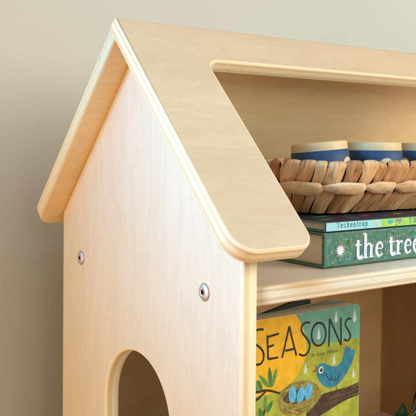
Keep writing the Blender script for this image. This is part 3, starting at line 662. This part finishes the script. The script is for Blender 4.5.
greyc = ink('grey taupe cover', (172, 160, 142), .05); tealc = ink('dark teal cover', (44, 74, 72), .1); brc = ink('dark brown cover', (64, 44, 30), .1)
sa_, = (.0550,)
upright('board_book', .1525, .010, .0990, .157, -.0700, sa_, [greyc, greyc], 'grey-taupe book right behind the SEASONS book, only its top edge showing', paper('pale pages', (204, 200, 190)))
upright('board_book', .1662, .010, .0950, .132, -.0825, .19, [tealc, tealc], 'dark teal book tilted behind the grey-taupe book on the lower shelf', paper('pale pages b', (150, 146, 134)))

# ------------------------------------------------------------------ sprig and cone on the lower shelf
sp = empty('greenery_sprig', (.435, .200, -.2708), 'small sprig of dark and pale-edged leaves with a brown cone on the lower shelf', 'plant')
dkl = ink('dark leaf', (56, 96, 60), .2, .4, 200); pale_edge = ink('pale leaf edge', (206, 214, 196), .05); yl = ink('yellow green leaf', (150, 146, 60), .1); stemm = ink('stem', (86, 70, 40), .1); conem = ink('cone brown', (96, 56, 36), .25, .7, 300)
def leaf3d(base, tip, w, up, mats, name='leaf', rim=.0):
    base = Vector(base); tip = Vector(tip); d = tip - base; side = d.cross(Vector(up)).normalized(); nrm_ = side.cross(d).normalized(); bm = bmesh.new(); n = 12; m = 6; rows = []
    for i in range(n + 1):
        t = i / n; ww = w * max(.02, math.sin(PI * t ** .8)) ; c = base + d * t + nrm_ * d.length * .22 * math.sin(PI * t)
        rows.append([bm.verts.new(c + side * ww / 2 * (j / m * 2 - 1) + nrm_ * (abs(j / m * 2 - 1) * ww * .22) ) for j in range(m + 1)])
    for a, b in zip(rows, rows[1:]):
        for j in range(m):
            f = bm.faces.new((a[j], a[j + 1], b[j + 1], b[j])); f.smooth = True; f.material_index = 1 if (j in (0, m - 1) and len(mats) > 1) else 0
    bmesh.ops.solidify(bm, geom=list(bm.faces), thickness=.0004)
    mesh_obj(name, bm, mats, sp)
def tube(bm, pts, r, n=8):
    rings = []
    for i, p in enumerate(pts):
        a = Vector(pts[max(0, i - 1)]); b = Vector(pts[min(len(pts) - 1, i + 1)]); d = (b - a).normalized(); u = d.orthogonal().normalized(); v = d.cross(u)
        rings.append([bm.verts.new(Vector(p) + (u * math.cos(2 * PI * k / n) + v * math.sin(2 * PI * k / n)) * r) for k in range(n)])
    for a, b in zip(rings, rings[1:]):
        for k in range(n): bm.faces.new((a[k], a[(k + 1) % n], b[(k + 1) % n], b[k])).smooth = True
    bm.faces.new(rings[0]); bm.faces.new(rings[-1])
bm = bmesh.new(); base = (.440, .200, -.2700)
tips = [(.4085, .198, -.238), (.437, .195, -.232), (.452, .21, -.222), (.47, .19, -.235), (.425, .185, -.245)]
for tp in tips:
    tp = Vector(tp); b0 = Vector(base); tube(bm, [b0, b0.lerp(tp, .5) + Vector((0, 0, .004)), tp], .0008)
mesh_obj('stem', bm, stemm, sp)
leaf3d((.4060, .198, -.2410), (.4150, .196, -.2160), .0145, (-.5, -.8, .2), [dkl])
leaf3d((.4110, .197, -.2390), (.4010, .197, -.2270), .0080, (-.5, -.8, .2), [dkl])
leaf3d((.4235, .190, -.2440), (.4450, .188, -.2265), .011, (-.5, -.6, .6), [dkl, pale_edge])
leaf3d((.437, .195, -.2290), (.452, .195, -.2140), .011, (-.5, -.8, .2), [dkl])
leaf3d((.4200, .190, -.2400), (.4225, .189, -.2270), .007, (-.5, -.8, .2), [yl])
leaf3d((.4100, .199, -.2420), (.4215, .197, -.2290), .0080, (-.5, -.8, .2), [dkl])
leaf3d((.4080, .197, -.2450), (.3960, .194, -.2360), .0085, (-.5, -.7, .4), [dkl])
leaf3d((.4300, .193, -.2360), (.4330, .191, -.2190), .0085, (-.5, -.8, .2), [dkl, pale_edge])
leaf3d((.4380, .194, -.2330), (.4280, .196, -.2230), .0075, (-.5, -.8, .2), [yl])
leaf3d((.452, .21, -.224), (.470, .208, -.205), .012, (-.5, -.8, .2), [dkl])
leaf3d((.425, .185, -.247), (.405, .182, -.255), .012, (-.3, -.6, .6), [dkl, pale_edge])
leaf3d((.468, .19, -.237), (.478, .18, -.222), .010, (-.5, -.8, .2), [dkl, pale_edge])
bm = bmesh.new()
for k in range(80):      # cone scales on a spiral
    t = k / 80; a = k * 2.39996; r = .017 * math.sin(PI * (.12 + .84 * t)); c = Vector((.400 + r * math.cos(a), .196 + r * math.sin(a), -.2695 + .036 * t))
    out = Vector((math.cos(a), math.sin(a), .45)).normalized(); sd = Vector((-math.sin(a), math.cos(a), 0)); ww = .0042; up_ = out.cross(sd)
    vs = [bm.verts.new(c - out * .008 - sd * ww * .5), bm.verts.new(c - out * .008 + sd * ww * .5), bm.verts.new(c + sd * ww), bm.verts.new(c + out * .003), bm.verts.new(c - sd * ww)]
    v2 = [bm.verts.new(v.co + Vector((0, 0, .0011))) for v in vs]; bm.faces.new(vs); bm.faces.new(v2[::-1])
    for i in range(5): bm.faces.new((vs[i], vs[(i + 1) % 5], v2[(i + 1) % 5], v2[i]))
mesh_obj('cone', bm, conem, sp)

# ------------------------------------------------------------------ setting
def wallmat():
    t = NT('painted wall'); tc = t.n('ShaderNodeTexCoord'); n = t.noise(tc.outputs['Object'], 260, 5, .6); n2 = t.noise(tc.outputs['Object'], 3, 2, .5)
    t.l(t.ramp(n2, [(.3, lin(187, 188, 178)), (.7, lin(192, 192, 183))]), t.b.inputs['Base Color']); t.set(Roughness=.8); t.bump(n, .22, .0012); return t.m
WY = .372
bm = bmesh.new(); box_bm(bm, -2.5, 4, WY, WY + .12, FLOOR - .004, 2.2)
tag(mesh_obj('wall', bm, wallmat()), 'plain grey-green painted wall behind the bookcase', 'wall', kind='structure')
bm = bmesh.new(); box_bm(bm, -2.5, 4, -2.5, WY, FLOOR - .05, FLOOR)
tag(mesh_obj('floor', bm, plain('pale oak floor', (190, 150, 108), .5, .4, .08, 20)), 'pale wooden surface under the bookcase', 'floor', kind='structure')

# ------------------------------------------------------------------ light
w = bpy.data.worlds.new('World'); scene.world = w; w.use_nodes = True
w.node_tree.nodes['Background'].inputs[0].default_value = (.51, .56, .60, 1); w.node_tree.nodes['Background'].inputs[1].default_value = 1.0
def area(name, loc, target, sx, sy, power, col, spread=180):
    d = bpy.data.lights.new(name, 'AREA'); d.shape = 'RECTANGLE'; d.size = sx; d.size_y = sy; d.energy = power; d.color = col; d.spread = rad(spread)
    o = bpy.data.objects.new(name, d); C.objects.link(o); o.location = loc
    o.rotation_euler = (Vector(target) - Vector(loc)).to_track_quat('-Z', 'Y').to_euler(); return o
area('window_light_front', (1.75, -1.75, .85), (.3, .2, 0), 1.5, 1.2, 50, (1, 1, .84))
area('fill_light_low', (.1, -2.0, .78), (.1, .2, 0), 1.0, .6, 7, (1, .95, .85))  # added front fill, opens up the shadow on the back slope
area('fill_light_high', (1.2, -1.6, 1.7), (.3, .2, 0), 1.0, .8, 9, (.6, .55, 1))  # bluish fill from high front, fitted for tone, source unseen
area('window_light_left', (-.8, .06, .55), (0, -.02, .15), .3, .3, 1.2, (.165, .505, .95), 40)
area('warm_bounce_left', (-1.0, -.05, -.16), (0, .2, 0), .5, .25, 4.5, (1, .54, .05))  # added area light standing in for warm bounce off the floor


# ------------------------------------------------------------------ camera
cam = bpy.data.cameras.new('camera'); co = bpy.data.objects.new('camera', cam); C.objects.link(co); scene.camera = co
f = Vector((.58342059, .81197272, -.01790862)); r = Vector((.81216318, -.58336528, .00871259)); u = Vector((.00337288, .01962783, .99980167))
co.matrix_world = frame((-.3420906, -.4334053, .1048828), r, u, -f)
cam.sensor_width = 36; cam.sensor_fit = 'HORIZONTAL'; cam.lens = 760.58 / 416 * 36
cam.shift_x = (208 - 209.05) / 416; cam.shift_y = -(208 - 159.05) / 416
cam.clip_start = .01; cam.clip_end = 50
cam.dof.use_dof = True; cam.dof.focus_distance = .66; cam.dof.aperture_fstop = 22
scene.view_settings.view_transform = 'Standard'; scene.view_settings.look = 'None'; scene.view_settings.exposure = 0; scene.view_settings.gamma = 1
scene.cycles.use_denoising = True
